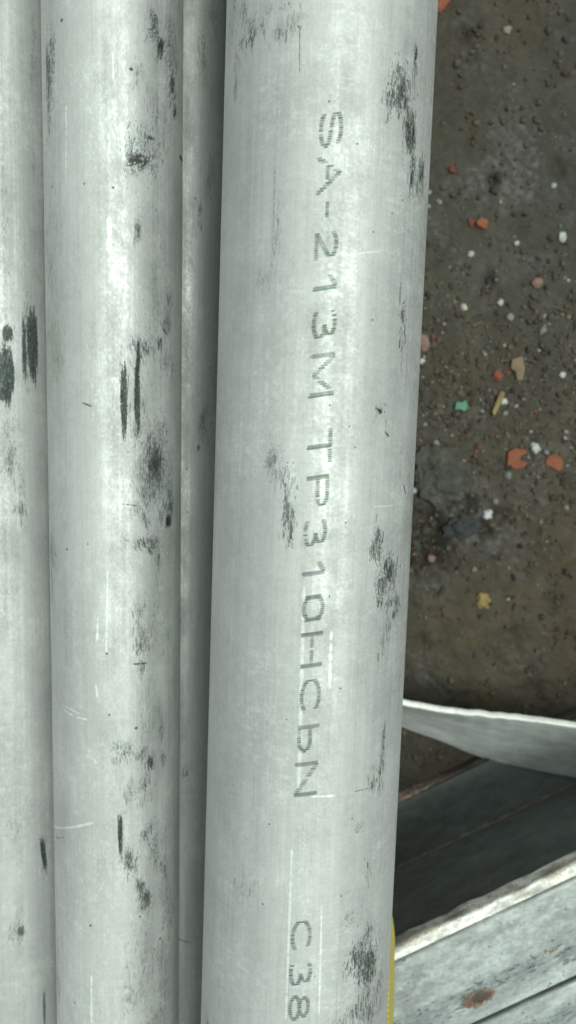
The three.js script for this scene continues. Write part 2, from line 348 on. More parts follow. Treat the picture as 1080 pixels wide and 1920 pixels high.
  glyph('C', 137.3, 147.7, -2.42, 2.87);
  glyph('3', 150.3, 157.8, -2.48, 3.31);
  glyph('8', 160.2, 168.1, -2.28, 3.07);
}
function marksOnScuffedPipe({ scuff, smear, pale, scratch, speck, glyph }) {
  scuff(-107.4, -19.2, 29.1, 6.5, 380, 0.8);
  scuff(43.1, -23.2, 29.4, 8.9, 230, 0.6);
  scuff(-26.9, -18.6, 28.4, 15.6, 170, 0.35);
  scuff(195.4, -24.3, 26.4, 9.0, 90, 0.5);
  scuff(-122.7, 25.3, 23.3, 9.8, 230, 0.55, 0.35);
  scuff(-121.4, 17.7, 10.6, 6.0, 40, 0.6, 0.5);
  scuff(-85.9, 14.3, 17.2, 11.1, 260, 0.6, 0.25);
  scuff(-64.4, 12.5, 12.7, 2.8, 90, 0.5);
  scuff(-39.6, 22.4, 16.7, 6.6, 90, 0.7, -0.3);
  scuff(-28.9, 13.5, 14.8, 8.5, 190, 0.55, -0.2);
  scuff(-22.8, 22.4, 10.2, 8.1, 40, 0.5, 0.3);
  scuff(3.0, 16.8, 24.0, 12.7, 420, 0.5);
  scuff(17.0, 20.1, 15.8, 14.3, 200, 0.6);
  scuff(23.6, 13.8, 12.2, 6.4, 90, 0.6);
  scuff(34.9, 13.8, 4.6, 10.8, 130, 0.65, -0.4);
  scuff(40.8, 19.2, 6.1, 2.3, 22, 0.7);
  scuff(65.9, 12.3, 19.8, 7.1, 230, 0.5);
  scuff(104.6, 7.3, 8.2, 7.4, 90, 0.6);
  scuff(106.9, 12.8, 5.6, 4.2, 40, 0.7);
  scuff(110.3, 16.6, 5.3, 3.4, 40, 0.7);
  scuff(101.3, 21.2, 6.5, 2.3, 22, 0.8);
  scuff(111.0, 21.8, 7.7, 2.4, 22, 0.8, -0.4);
  scuff(118.9, 13.3, 11.4, 6.7, 60, 0.6);
  scuff(144.6, 9.0, 11.6, 5.8, 170, 0.6);
  scuff(135.6, 14.7, 11.6, 8.7, 70, 0.6);
  scuff(144.5, 17.9, 11.8, 4.6, 50, 0.6, -0.2);
  scuff(150.6, 22.4, 24.0, 4.0, 80, 0.5, 0.3);
  scuff(195.0, 21.7, 33.3, 10.5, 230, 0.45, 0.3);
  scuff(76.8, 12.3, 10.9, 3.7, 40, 0.5);
  scuff(22.7, 25.5, 10.8, 4.7, 40, 0.6);
  scuff(-107.6, 11.4, 9.1, 6.7, 60, 0.3);
  scuff(186.7, 7.9, 32.0, 3.7, 50, 0.35);
  scuff(195.3, 9.7, 8.1, 7.6, 40, 0.4);
  scuff(-118.0, 20.2, 7.1, 3.1, 150, 0.7, 0.2);
  scuff(-124.2, 17.7, 6.7, 2.8, 60, 0.7, 0.5);
  scuff(-108.4, 25.7, 9.5, 3.8, 90, 0.8, 0.35);
  scuff(-102.2, 27.4, 4.8, 3.0, 30, 0.8, 0.3);
  scuff(159.8, 14.1, 8.7, 4.9, 210, 0.55, 0.2);
  scuff(153.4, 12.5, 4.7, 3.9, 90, 0.5);
  scuff(110.2, 16.2, 4.5, 2.1, 40, 0.8);
  scuff(-29.4, 20.0, 3.4, 2.3, 36, 0.8);
  scuff(8.2, 17.8, 15.6, 8.7, 420, 0.5);
  scuff(13.3, 16.8, 10.4, 10.5, 200, 0.5);
  scuff(-83.3, 13.1, 6.2, 6.3, 90, 0.9, 0.7);
  scuff(-8.0, 11.2, 20.1, 7.0, 90, 0.5);
  scuff(26.0, 22.6, 14.3, 6.6, 90, 0.6);
  scuff(167.9, 24.6, 24.6, 7.6, 110, 0.5);
  scuff(122.5, 8.1, 22.7, 5.4, 70, 0.4);
  scuff(209.6, 14.6, 12.4, 13.0, 120, 0.4);
  scuff(-92.7, 19.8, 40.9, 11.6, 110, 0.4);
  scuff(-42.3, 16.8, 32.8, 10.2, 90, 0.35);
  scuff(-7.2, 13.9, 40.5, 11.4, 160, 0.45);
  scuff(56.3, 20.1, 47.4, 10.0, 90, 0.35);
  scuff(95.9, 15.7, 29.9, 10.5, 70, 0.35);
  scuff(178.5, 13.6, 48.2, 12.4, 150, 0.4);
  scuff(-64.9, -20.5, 48.3, 11.3, 140, 0.4);
  scuff(90.5, -26.3, 59.0, 8.1, 120, 0.4);
  smear(-10.9, 7.3, 22.4, 2.2, 0.9);
  smear(-11.4, 11.5, 25.1, 1.9, 0.9);
  smear(-24.7, 11.9, 9.1, 1.1, 0.85);
  smear(-18.8, 11.4, 9.9, 0.9, 0.7);
  smear(-84.6, 12.9, 1.2, 3.1, 0.8);
  smear(-83.1, 11.9, 1.2, 3.4, 0.8);
  smear(-90.5, 16.2, 1.1, 3.1, 0.7);
  smear(28.9, 24.3, 4.7, 3.0, 0.75);
  smear(29.3, 23.4, 3.6, 1.4, 0.7);
  smear(133.1, 5.5, 12.6, 1.6, 1);
  smear(138.3, 5.6, 7.6, 1.2, 0.6);
  smear(-89.2, 34.1, 1.7, 6.0, 0.9);
  pale(-93.5, 1.0, 19.7, 12.9, 420, 0.6);
  pale(-106.3, -3.7, 9.0, 12.1, 160, 0.6);
  pale(-77.3, -2.3, 17.0, 10.1, 140, 0.4);
  pale(-15.2, -0.4, 28.0, 10.2, 420, 0.55);
  pale(-55.6, 3.1, 31.6, 6.4, 80, 0.6);
  pale(-50.8, -8.0, 19.1, 12.2, 90, 0.5);
  pale(45.1, -4.5, 7.0, 7.5, 50, 0.7);
  pale(90.9, -11.3, 7.4, 7.3, 14, 0.95);
  pale(107.2, -3.2, 11.1, 11.4, 80, 0.8);
  pale(143.1, -3.6, 26.9, 11.6, 320, 0.55);
  pale(179.4, -9.1, 50.1, 14.5, 200, 0.35);
  pale(-55.9, -12.2, 12.8, 9.7, 60, 0.5);
  pale(8.1, 1.9, 20.2, 5.0, 90, 0.5);
  pale(127.2, -10.7, 2.3, 2.8, 12, 0.9);
  pale(40.6, -0.9, 52.2, 10.5, 200, 0.3);
  pale(-83.0, 11.4, 77.7, 2.7, 120, 0.5);
  pale(32.0, 9.3, 104.3, 2.4, 120, 0.4);
  pale(77.9, -14.9, 55.3, 19.6, 90, 0.5);
  pale(189.9, -2.1, 28.0, 11.5, 160, 0.5);
  scratch(44.1, 2.0, 72.4, 1.3, 0.6, 'pale', 0.4);
  scratch(59.9, -1.2, 67.1, -1.6, 0.8, 'pale', 0.5);
  scratch(140.1, -28.4, 130.1, -3.5, 0.9, 'pale', 0.4);
  scratch(91.1, -14.6, 92.7, -8.4, 0.6, 'pale', 0.55);
  scratch(92.9, -14.7, 93.9, -10.6, 0.6, 'pale', 0.55);
  scratch(94.1, -9.0, 94.3, -5.0, 0.7, 'pale', 0.55);
  scratch(82.4, -2.1, 86.0, -1.6, 0.6, 'pale', 0.55);
  scratch(-97.9, -10.5, -76.3, -10.9, 0.6, 'pale', 0.5);
  scratch(-112.5, 4.6, -105.0, 4.6, 0.6, 'pale', 0.6);
  scratch(-65.0, 3.2, -55.6, 3.1, 1.6, 'pale', 0.5);
  scratch(-93.2, 7.0, -82.5, 7.7, 0.9, 'pale', 0.4);
  scratch(-9.3, -5.7, -8.2, -2.7, 0.6, 'dark', 0.5);
  scratch(141.9, -23.3, 138.9, -16.4, 0.4, 'dark', 0.6);
  scratch(22.5, 6.8, 23.2, 12.0, 0.4, 'dark', 0.6);
  scratch(75.6, 10.1, 75.9, 14.7, 0.5, 'dark', 0.7);
  scratch(186.3, -4.6, 204.4, -4.8, 0.8, 'pale', 0.6);
  speck(-122.5, -11.8, 0.7);
  speck(-75.7, -17.7, 0.5);
  speck(-75.1, -4.4, 0.5);
  speck(-74.2, 4.4, 0.5);
  speck(38.0, -12.5, 0.5);
  speck(-108.8, 9.9, 0.8);
  speck(167.5, -4.8, 0.6);
  speck(176.1, -28.4, 0.8);
  speck(177.7, 20.4, 0.8);
  speck(165.6, 12.1, 0.6);
  speck(198.5, -11.8, 0.5);
  speck(92.3, 2.2, 0.5);
  speck(35.6, -4.4, 0.4);
  speck(97.7, 10.9, 0.7);
  speck(71.5, 1.5, 0.5);
}
function marksOnEdgePipe({ scuff, smear, pale, scratch, speck, glyph }) {
  scuff(8.6, 10.9, 27.4, 5.9, 230, 0.5);
  scuff(25.3, 12.8, 8.2, 3.9, 40, 0.7);
  scuff(181.9, 9.7, 19.0, 6.4, 80, 0.45);
  scuff(144.2, 9.5, 32.8, 7.4, 70, 0.3);
  scuff(-31.2, 16.7, 28.6, 1.5, 60, 0.7);
  scuff(-75.6, 10.3, 118.6, 2.3, 80, 0.25);
  scuff(-127.9, 20.6, 23.2, 2.8, 60, 0.35);
  scuff(53.3, 9.6, 56.9, 7.1, 70, 0.2);
  smear(-30.5, 18.8, 26.9, 4.1, 0.93);
  smear(-29.4, 15.7, 21.4, 1.3, 0.8);
  smear(-20.2, 9.8, 20.4, 5.1, 1);
  smear(-33.5, 10.4, 6.0, 3.4, 0.95);
  smear(-13.0, 8.2, 5.4, 3.7, 0.8);
  smear(155.6, 19.5, 15.1, 2.0, 0.95, -0.12);
  smear(218.1, 18.6, 17.6, 1.1, 0.5);
  smear(183.2, 10.6, 4.2, 2.3, 0.5);
  pale(-114.0, 11.5, 32.7, 5.0, 40, 0.4);
  pale(-89.7, 14.3, 50.5, 10.5, 100, 0.3);
  pale(91.8, 8.8, 98.0, 10.8, 150, 0.2);
}
function marksOnSunkPipe({ scuff, smear, pale, scratch, speck, glyph }) {
  scuff(-77.2, 6.9, 11.0, 1.8, 16, 0.6);
  scuff(-1.9, 9.6, 17.5, 7.7, 110, 0.4);
  scuff(128.7, 4.3, 5.1, 4.5, 30, 0.5);
  scuff(-90.7, 10.9, 21.9, 3.6, 60, 0.4);
  scuff(-131.3, 7.1, 26.4, 3.9, 60, 0.35);
  scuff(5.0, 7.6, 1.2, 1.2, 6, 0.9);
  scuff(-142.9, 11.0, 14.0, 4.5, 40, 0.4);
  speck(-82.1, 5.1, 0.5);
  speck(13.8, 3.4, 0.4);
  speck(29.5, 4.0, 0.4);
  speck(196.4, 3.1, 0.5);
  speck(-23.2, 11.8, 0.5);
  speck(-37.0, 4.6, 0.4);
  pale(-39.8, 3.6, 11.3, 3.8, 40, 0.6);
  pale(-95.0, 3.8, 90.2, 2.6, 160, 0.4);
  pale(47.3, 3.8, 23.9, 3.2, 40, 0.7);
  pale(77.5, 2.2, 122.1, 3.2, 120, 0.4);
  pale(17.7, 3.4, 7.8, 1.9, 20, 0.8);
  scratch(196.5, 3.3, 198.6, 7.6, 0.4, 'dark', 0.6);
}
pipe({ x: 0.0084, y: 0.1765, radius: 0.03, yaw: 0.0345, from: -0.12, period: 0.3, seed: 21, marks: marksOnStampedPipe, tone: 1.0, flats: [-95, -70, -47, -30, -9, 12, 30, 47, 66, 90, 112], keep: 0.22,
  label: 'widest grey steel pipe, on top of the pile, with printed letters SA-213M TP310HCbN' });
pipe({ x: -0.0400, y: 0.112, radius: 0.016, yaw: 0.026, from: -0.15, period: 0.38, seed: 41, marks: marksOnSunkPipe, tone: 0.92, flats: [-90, 90], keep: 0,
  label: 'grey pipe lying low in the gap left of the lettered pipe, a narrow shaded strip' });
pipe({ x: -0.0590, y: 0.145, radius: 0.0222, yaw: 0.0215, dip: 0.025, from: -0.15, period: 0.38, seed: 61, marks: marksOnScuffedPipe, tone: 1.03, flats: [-90, -66, -44, -20, 14, 50, 80, 110], keep: 0.22,
  label: 'heavily scuffed pale grey pipe with two parallel black grease streaks, second from the left' });
pipe({ x: -0.1050, y: 0.124, radius: 0.024, yaw: 0.0215, dip: 0.025, from: -0.15, period: 0.38, seed: 81, marks: marksOnEdgePipe, tone: 0.88, flats: [-60, -30, 0, 28, 52, 84, 110], keep: 0.25,
  label: 'dull grey pipe cut off by the left edge, with blackest grease patches' });

pipe({ x: 0.0118, y: 0.1222, radius: 0.0242, yaw: 0.0345, from: -0.15, period: 0.38, seed: 121, marks: () => {}, tone: 0.9, flats: [-90, 90], keep: 0,  // hidden pipe, added to carry the one above and block light from the gap
  label: 'unseen grey pipe added directly underneath the lettered pipe, carrying it and darkening the gap' });

// ---------------------------------------------------------------- steel channels lying beside the pile
const along = new THREE.Vector3(0.893, 0, -0.45).normalize(), across = new THREE.Vector3(0.45, 0, 0.893).normalize();
function steelSkin(seed, base, { rust = 0, streak = 0.2, size = 0.3, marks } = {}) {
  const W = 1024, H = 512, canvas = document.createElement('canvas'); canvas.width = W; canvas.height = H;
  const ctx = canvas.getContext('2d'), img = ctx.createImageData(W, H), d = img.data;
  const a = tileNoise(5, 60, seed), b = tileNoise(14, 14, seed + 1), c = tileNoise(50, 50, seed + 2), e = tileNoise(220, 200, seed + 3), f = tileNoise(9, 20, seed + 4), g = tileNoise(30, 160, seed + 5);
  for (let j = 0; j < H; j++) for (let i = 0; i < W; i++) {
    const u = i / W, v = j / H, k = (j * W + i) * 4, t = Math.exp(streak * (0.35 * a(u, v) + 1.0 * b(u, v) + 0.9 * c(u, v) + 0.7 * e(u, v) + 0.25 * g(u, v)));
    const r = rust * smooth(0.25, 0.8, f(u, v) + 0.5 * c(u, v));
    [0.24, 0.12, 0.06].forEach((q, n) => { d[k + n] = 255 * Math.pow(clamp(mix(base[n] * t, q * t, r), 0, 1), 1 / 2.2); }); d[k + 3] = 255;
  }
  ctx.putImageData(img, 0, 0);
  if (marks) marks(ctx, W / size / 1000, H / (size / 2) / 1000);
  const t = new THREE.CanvasTexture(canvas); t.colorSpace = THREE.SRGBColorSpace; t.wrapS = t.wrapT = THREE.RepeatWrapping; t.repeat.set(1 / size, 2 / size); return t;
}
// length along x from 0, box between y0..y1 and z0..z1, softly rounded, uv in metres (x, z or y)
function bar(length, y0, y1, z0, z1, round, wave = 0, seed = 1) {
  const shape = new THREE.Shape(), r = round;
  shape.moveTo(z0 + r, y0); shape.lineTo(z1 - r, y0); shape.quadraticCurveTo(z1, y0, z1, y0 + r); shape.lineTo(z1, y1 - r); shape.quadraticCurveTo(z1, y1, z1 - r, y1); shape.lineTo(z0 + r, y1); shape.quadraticCurveTo(z0, y1, z0, y1 - r); shape.lineTo(z0, y0 + r); shape.quadraticCurveTo(z0, y0, z0 + r, y0);
  const g = new THREE.ExtrudeGeometry(shape, { depth: length, steps: wave ? 240 : 1, bevelEnabled: false, curveSegments: 6 });
  g.applyMatrix4(new THREE.Matrix4().makeBasis(new THREE.Vector3(0, 0, 1), new THREE.Vector3(0, 1, 0), new THREE.Vector3(1, 0, 0)));   // shape x -> z, extrusion -> x
  const p = g.attributes.position;
  if (wave) for (let i = 0; i < p.count; i++) if (p.getZ(i) < z0 + r * 1.01) { const x = p.getX(i), q = perlin.noise(x * 90, p.getY(i) * 90, seed) * 0.6 + perlin.noise(x * 330, p.getY(i) * 200, seed + 3) * 0.4; p.setZ(i, p.getZ(i) + q * wave); p.setY(i, p.getY(i) + q * wave * 0.5); }
  g.computeVertexNormals();
  return g;
}
function uvMetres(g) {                                                     // (x, z) on level faces, (x, y) on upright ones
  const p = g.attributes.position, n = g.attributes.normal, uv = new Float32Array(p.count * 2);
  for (let i = 0; i < p.count; i++) uv.set([p.getX(i), Math.abs(n.getY(i)) > 0.6 ? p.getZ(i) : p.getY(i)], i * 2);
  g.setAttribute('uv', new THREE.BufferAttribute(uv, 2)); return g;
}
const rustyMarks = (ctx, kx, ky) => {
  ctx.setTransform(kx, 0, 0, ky, 0, 0); const r = rng(5), gs = () => (r() + r() + r() - 1.5) / 0.75;
  const spot = (x, y, rx, ry, n, col) => { for (let i = 0; i < n; i++) { const q = Math.sqrt(r()), t = r() * 7; ctx.fillStyle = col(q); ctx.beginPath(); ctx.ellipse(x + Math.cos(t) * q * rx, 150 - (y + Math.sin(t) * q * ry), 0.2 + 0.5 * r(), 0.15 + 0.3 * r(), 0, 0, 7); ctx.fill(); } };
  const rusty = (q) => `rgba(${85 + r() * 40 | 0},${48 + r() * 20 | 0},${28 + r() * 14 | 0},${0.75 * (1 - q * q * 0.8)})`;
  spot(45, 34, 7.5, 3.8, 560, rusty); spot(46, 34, 4, 2.2, 260, (q) => `rgba(${62 + r() * 25 | 0},${36 + r() * 14 | 0},24,${0.8 * (1 - q * 0.6)})`); spot(56, 31.5, 9, 1.6, 26, rusty); spot(76, 29, 8, 1.6, 34, rusty);
  for (let i = 0; i < 1500; i++) { const q = gs(); ctx.fillStyle = `rgba(${84 + r() * 20 | 0},${93 + r() * 20 | 0},${98 + r() * 20 | 0},${0.05 + 0.14 * r()})`; ctx.beginPath(); ctx.ellipse(r() * 300, 150 - (32 + q * 4), 0.6 + 3.5 * r(), 0.3 + 0.8 * r(), 0, 0, 7); ctx.fill(); }
  for (let i = 0; i < 900; i++) { ctx.fillStyle = `rgba(${205 + r() * 20 | 0},${215 + r() * 20 | 0},${212 + r() * 20 | 0},${0.06 + 0.2 * r()})`; ctx.beginPath(); ctx.ellipse(r() * 300, 150 - (16 + gs() * 9), 0.4 + 3 * r() * r(), 0.3 + 1.3 * r() * r(), gs(), 0, 7); ctx.fill(); }
  for (let i = 0; i < 500; i++) { ctx.fillStyle = `rgba(62,72,74,${0.2 + 0.5 * r()})`; ctx.beginPath(); ctx.ellipse(r() * 300, 150 - (36 - r() * 8 + gs() * 2), 0.3 + r() * 1.6, 0.1 + r() * 0.3, 0, 0, 7); ctx.fill(); }
  for (let i = 0; i < 260; i++) { ctx.fillStyle = `rgba(56,62,62,${0.3 + 0.5 * r()})`; ctx.beginPath(); ctx.ellipse(r() * 300, 150 - r() * 45, 0.2 + r() * 0.5, 0.12 + r() * 0.3, 0, 0, 7); ctx.fill(); }
};
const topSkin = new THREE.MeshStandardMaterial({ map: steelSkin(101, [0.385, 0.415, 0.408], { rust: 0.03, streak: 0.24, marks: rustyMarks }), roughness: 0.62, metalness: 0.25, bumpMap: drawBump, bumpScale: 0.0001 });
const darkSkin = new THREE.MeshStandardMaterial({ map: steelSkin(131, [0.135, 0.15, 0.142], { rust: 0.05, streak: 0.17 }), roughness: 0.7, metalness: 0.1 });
const edgeSkin = new THREE.MeshStandardMaterial({ map: steelSkin(151, [0.74, 0.73, 0.68], { rust: 0.5, streak: 0.4, size: 0.12 }), roughness: 0.6, metalness: 0.2 });
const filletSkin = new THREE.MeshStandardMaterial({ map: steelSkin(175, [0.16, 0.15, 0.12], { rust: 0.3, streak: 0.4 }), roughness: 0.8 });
const rustLitEdge = new THREE.MeshStandardMaterial({ map: steelSkin(171, [0.075, 0.065, 0.055], { rust: 0.5, streak: 0.4, marks: (ctx, kx, ky) => {   // pale patch painted in where the rusty edge catches light
  ctx.setTransform(kx, 0, 0, ky, 0, 0); const r = rng(8);
  for (let i = 0; i < 700; i++) { const q = r(); ctx.fillStyle = `rgba(${195 + r() * 40 | 0},${165 + r() * 40 | 0},${152 + r() * 40 | 0},${0.6 * (1 - q * q)})`; ctx.beginPath(); ctx.ellipse(20 + 50 * q + r() * 6, 150 - r() * 10, 0.5 + r(), 0.3 + 0.3 * r(), 0, 0, 7); ctx.fill(); }
} }), roughness: 0.8 });
function channel(perp, start, label, turned = 0) {
  const g = new THREE.Group(), H = 0.12, L = 1.3;
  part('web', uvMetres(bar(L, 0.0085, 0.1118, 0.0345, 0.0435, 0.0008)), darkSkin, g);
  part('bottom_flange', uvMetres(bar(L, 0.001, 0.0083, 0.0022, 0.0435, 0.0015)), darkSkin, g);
  part('bottom_edge', uvMetres(bar(L, 0.001, 0.0083, 0, 0.002, 0.0008, 0.0006, 4)), rustLitEdge, g);
  const fil = new THREE.Shape(); fil.moveTo(0.0343, 0.0085); fil.lineTo(0.0330, 0.0085); fil.quadraticCurveTo(0.0343, 0.0085, 0.0343, 0.0098); fil.lineTo(0.0343, 0.0085);
  const fg = new THREE.ExtrudeGeometry(fil, { depth: L, bevelEnabled: false, curveSegments: 5 }); fg.applyMatrix4(new THREE.Matrix4().makeBasis(new THREE.Vector3(0, 0, 1), new THREE.Vector3(0, 1, 0), new THREE.Vector3(1, 0, 0))); fg.computeVertexNormals();
  part('fillet', uvMetres(fg), filletSkin, g);
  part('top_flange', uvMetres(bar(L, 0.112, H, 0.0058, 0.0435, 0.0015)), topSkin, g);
  part('worn_edge', uvMetres(bar(L, 0.1122, H - 0.0002, 0, 0.0056, 0.0018, 0.0012, 9)), edgeSkin, g);
  g.position.copy(across).multiplyScalar(perp).addScaledVector(along, start);
  g.rotation.y = Math.atan2(0.45, 0.893) + turned;
  return add(g, 'steel_channel', label, 'steel channel', undefined);
}
channel(0.2025, -0.079, 'weathered steel channel with bright chipped edge and rust spot, mouth turned to the pile');
channel(0.2912, 1.2, 'second weathered steel channel, back to back with the rust-spotted one, only a corner in view', Math.PI);

// ---------------------------------------------------------------- bent offcut of bright sheet leaning into the channel's mouth
function sheetOffcut() {
  const V = (x, y, z) => new THREE.Vector3(x, y, z);
  const top = new THREE.CatmullRomCurve3([V(0.005, 0.05, 0.1225), V(0.0534, 0.05, 0.1299), V(0.075, 0.05, 0.1338), V(0.0955, 0.0503, 0.1358), V(0.115, 0.05, 0.1380), V(0.1376, 0.05, 0.1412), V(0.2, 0.05, 0.152), V(0.26, 0.05, 0.165)]);
  const low = new THREE.CatmullRomCurve3([V(0.01, 0.006, 0.128), V(0.0596, 0.004, 0.1572), V(0.082, 0.005, 0.1655), V(0.1026, 0.007, 0.1734), V(0.13, 0.0105, 0.179), V(0.1542, 0.0125, 0.1828), V(0.22, 0.016, 0.19), V(0.28, 0.02, 0.2)]);
  const n = 200, m = 14, thick = 0.003, grid = [], g = new THREE.Group();
  for (let i = 0; i <= n; i++) { const a = top.getPoint(i / n), b = low.getPoint(i / n); a.y += 0.0005 * perlin.noise(a.x * 120, 0, 2); a.z += 0.0006 * perlin.noise(a.x * 160, 4, 2); const row = []; for (let j = 0; j <= m; j++) { const p = a.clone().lerp(b, j / m), bow = Math.sin(Math.PI * j / m) * 0.003; row.push(p.add(V(0, -bow * 0.6, -bow * 0.8))); } grid.push(row); }
  const nrm = (i, j) => { const a = grid[Math.min(i + 1, n)][j].clone().sub(grid[Math.max(i - 1, 0)][j]), b = grid[i][Math.min(j + 1, m)].clone().sub(grid[i][Math.max(j - 1, 0)]); return b.cross(a).normalize(); };
  const faces = (side) => { const pos = [], uv = [], idx = []; for (let i = 0; i <= n; i++) for (let j = 0; j <= m; j++) { const p = grid[i][j].clone().addScaledVector(nrm(i, j), -side * thick); pos.push(p.x, p.y, p.z); uv.push(p.x, j / m * 0.05); if (i && j) { const k = i * (m + 1) + j, q = k - m - 1; side ? idx.push(q - 1, q, k, q - 1, k, k - 1) : idx.push(q - 1, k, q, q - 1, k - 1, k); } } const b = new THREE.BufferGeometry(); b.setAttribute('position', new THREE.Float32BufferAttribute(pos, 3)); b.setAttribute('uv', new THREE.Float32BufferAttribute(uv, 2)); b.setIndex(idx); b.computeVertexNormals(); return b; };
  const rim = (j) => { const pos = [], uv = [], idx = [], S = 6; for (let i = 0; i <= n; i++) { const nn = nrm(i, j), up = grid[i][j].clone().sub(grid[i][j ? j - 1 : 1]).normalize(), c = grid[i][j].clone().addScaledVector(nn, -thick / 2); for (let s = 0; s <= S; s++) { const t = s / S * Math.PI, p = c.clone().addScaledVector(nn, Math.cos(t) * thick / 2).addScaledVector(up, Math.sin(t) * 0.0007 * (1 + 0.5 * perlin.noise(p0(i) * 400, 0, 8))); pos.push(p.x, p.y, p.z); uv.push(p.x, s * 0.001); if (i && s) { const k = i * (S + 1) + s, q = k - S - 1; j ? idx.push(q - 1, k, q, q - 1, k - 1, k) : idx.push(q - 1, q, k, q - 1, k, k - 1); } } } const b = new THREE.BufferGeometry(); b.setAttribute('position', new THREE.Float32BufferAttribute(pos, 3)); b.setAttribute('uv', new THREE.Float32BufferAttribute(uv, 2)); b.setIndex(idx); b.computeVertexNormals(); return b; };
  const p0 = (i) => grid[i][0].x;
  const face = new THREE.MeshStandardMaterial({ map: steelSkin(191, [0.78, 0.815, 0.81], { streak: 0.14 }), roughness: 0.5, metalness: 0.25 });
  const cut = new THREE.MeshStandardMaterial({ map: steelSkin(195, [0.82, 0.83, 0.8], { streak: 0.1 }), roughness: 0.5, metalness: 0.15 });
  part('sheet_face', mergeGeometries([faces(0), faces(1), rim(m)]), face, g);
  part('cut_edge', rim(0), cut, g);
  add(g, 'sheet_offcut', 'curved offcut of grey sheet metal with a bright white cut edge, leaning by the channel', 'metal offcut');
}
sheetOffcut();

// ---------------------------------------------------------------- yellow webbing strap under the lettered pipe
function strap() {
  const g = new THREE.Group(), n = 180, W = 0.026, T = 0.0028;
  const path = new THREE.CatmullRomCurve3([[0.0275, 0.1225, 0.181], [0.0280, 0.1242, 0.187], [0.0287, 0.1252, 0.195], [0.0289, 0.1248, 0.207], [0.0289, 0.1246, 0.225], [0.0286, 0.1246, 0.25], [0.026, 0.1235, 0.3], [0.022, 0.09, 0.37], [0.018, 0.02, 0.42], [0.014, 0.0045, 0.5], [0.0, 0.005, 0.62]].map((p) => new THREE.Vector3(...p)));
  const yellow = new THREE.MeshStandardMaterial({ color: new THREE.Color().setRGB(0.34, 0.285, 0.075), roughness: 0.9 });
  const stitch = new THREE.MeshStandardMaterial({ color: new THREE.Color().setRGB(0.62, 0.52, 0.14), roughness: 0.95 });
  const pos = [], idx = [], S = 28;
  for (let i = 0; i <= n; i++) {
    const c = path.getPointAt(i / n), t = path.getTangentAt(i / n), side = new THREE.Vector3(1, 0, 0).addScaledVector(t, -t.x).normalize(), up = new THREE.Vector3().crossVectors(t, side).multiplyScalar(-1), end = smooth(0, 0.03, i / n), w = W / 2 * (0.9 + 0.1 * end) + 0.0004 * perlin.noise(i * 0.9, 1, 3);
    for (let s = 0; s < S; s++) { const a = s / S * 2 * Math.PI, ca = Math.cos(a), sa = Math.sin(a), e = (v) => Math.sign(v) * Math.pow(Math.abs(v), 0.35), weave = 1 + 0.10 * Math.sin(i * 2.1 + (s % 2) * Math.PI); const p = c.clone().addScaledVector(side, e(ca) * w).addScaledVector(up, e(sa) * T / 2 * weave); pos.push(p.x, p.y, p.z); if (i) { const k = i * S + s, k2 = i * S + (s + 1) % S; idx.push(k - S, k2, k, k - S, k2 - S, k2); } }
  }
  const cap = pos.length / 3; const c0 = path.getPointAt(0); pos.push(c0.x, c0.y, c0.z); for (let s = 0; s < S; s++) idx.push(cap, (s + 1) % S, s);
  const b = new THREE.BufferGeometry(); b.setAttribute('position', new THREE.Float32BufferAttribute(pos, 3)); b.setIndex(idx); b.computeVertexNormals();
  part('webbing', b, yellow, g);
  const sh = []; for (let i = 2; i < 70; i++) { const q = path.getPointAt(i / n / 1.0 * 0.9), e = new THREE.CapsuleGeometry(0.00035, 0.0012, 3, 6); e.rotateX(Math.PI / 2); e.translate(q.x + W / 2 - 0.0025, q.y + T / 2 + 0.0001, q.z); sh.push(e); }
  part('edge_stitching', mergeGeometries(sh), stitch, g);
  add(g, 'yellow_strap', 'worn yellow webbing strap half under the lettered pipe, on the channel top', 'strap');
}
strap();

// ---------------------------------------------------------------- litter on the ground
const stone = (c, rough = 0.6) => new THREE.MeshStandardMaterial({ color: new THREE.Color().setRGB(...c), roughness: rough, vertexColors: true });
function pebbleShape(seed, rough = 0.25, detail = 3) {
  const g = mergeVertices(new THREE.IcosahedronGeometry(1, detail).deleteAttribute('uv').deleteAttribute('normal')), p = g.attributes.position, v = new THREE.Vector3();
  for (let i = 0; i < p.count; i++) { v.fromBufferAttribute(p, i); const k = 1 + rough * perlin.noise(v.x * 1.3 + seed * 3.7, v.y * 1.3, v.z * 1.3) + rough * 0.35 * perlin.noise(v.x * 4 + seed, v.y * 4, v.z * 4); p.setXYZ(i, v.x * k, v.y * k, v.z * k); }
  g.computeVertexNormals(); return g;
}
function dusty(g, seed, amount = 0.45) {                                     // dirt and wear of the piece itself, as mottling in its vertices
  const p = g.attributes.position, c = new Float32Array(p.count * 3);
  for (let i = 0; i < p.count; i++) { const x = p.getX(i), y = p.getY(i), z = p.getZ(i), f = perlin.noise(x * 2.2 + seed, y * 2.2, z * 2.2), h = perlin.noise(x * 7, y * 7 + seed, z * 7), k = Math.exp(amount * (f + 0.7 * h)), d = smooth(0.0, 0.6, f * 0.7 - h * 0.6 + 0.1) * 0.5; c.set([mix(k, 0.45, d), mix(k, 0.6, d), mix(k, 0.8, d)], i * 3); }
  g.setAttribute('color', new THREE.BufferAttribute(c, 3)); return g;
}
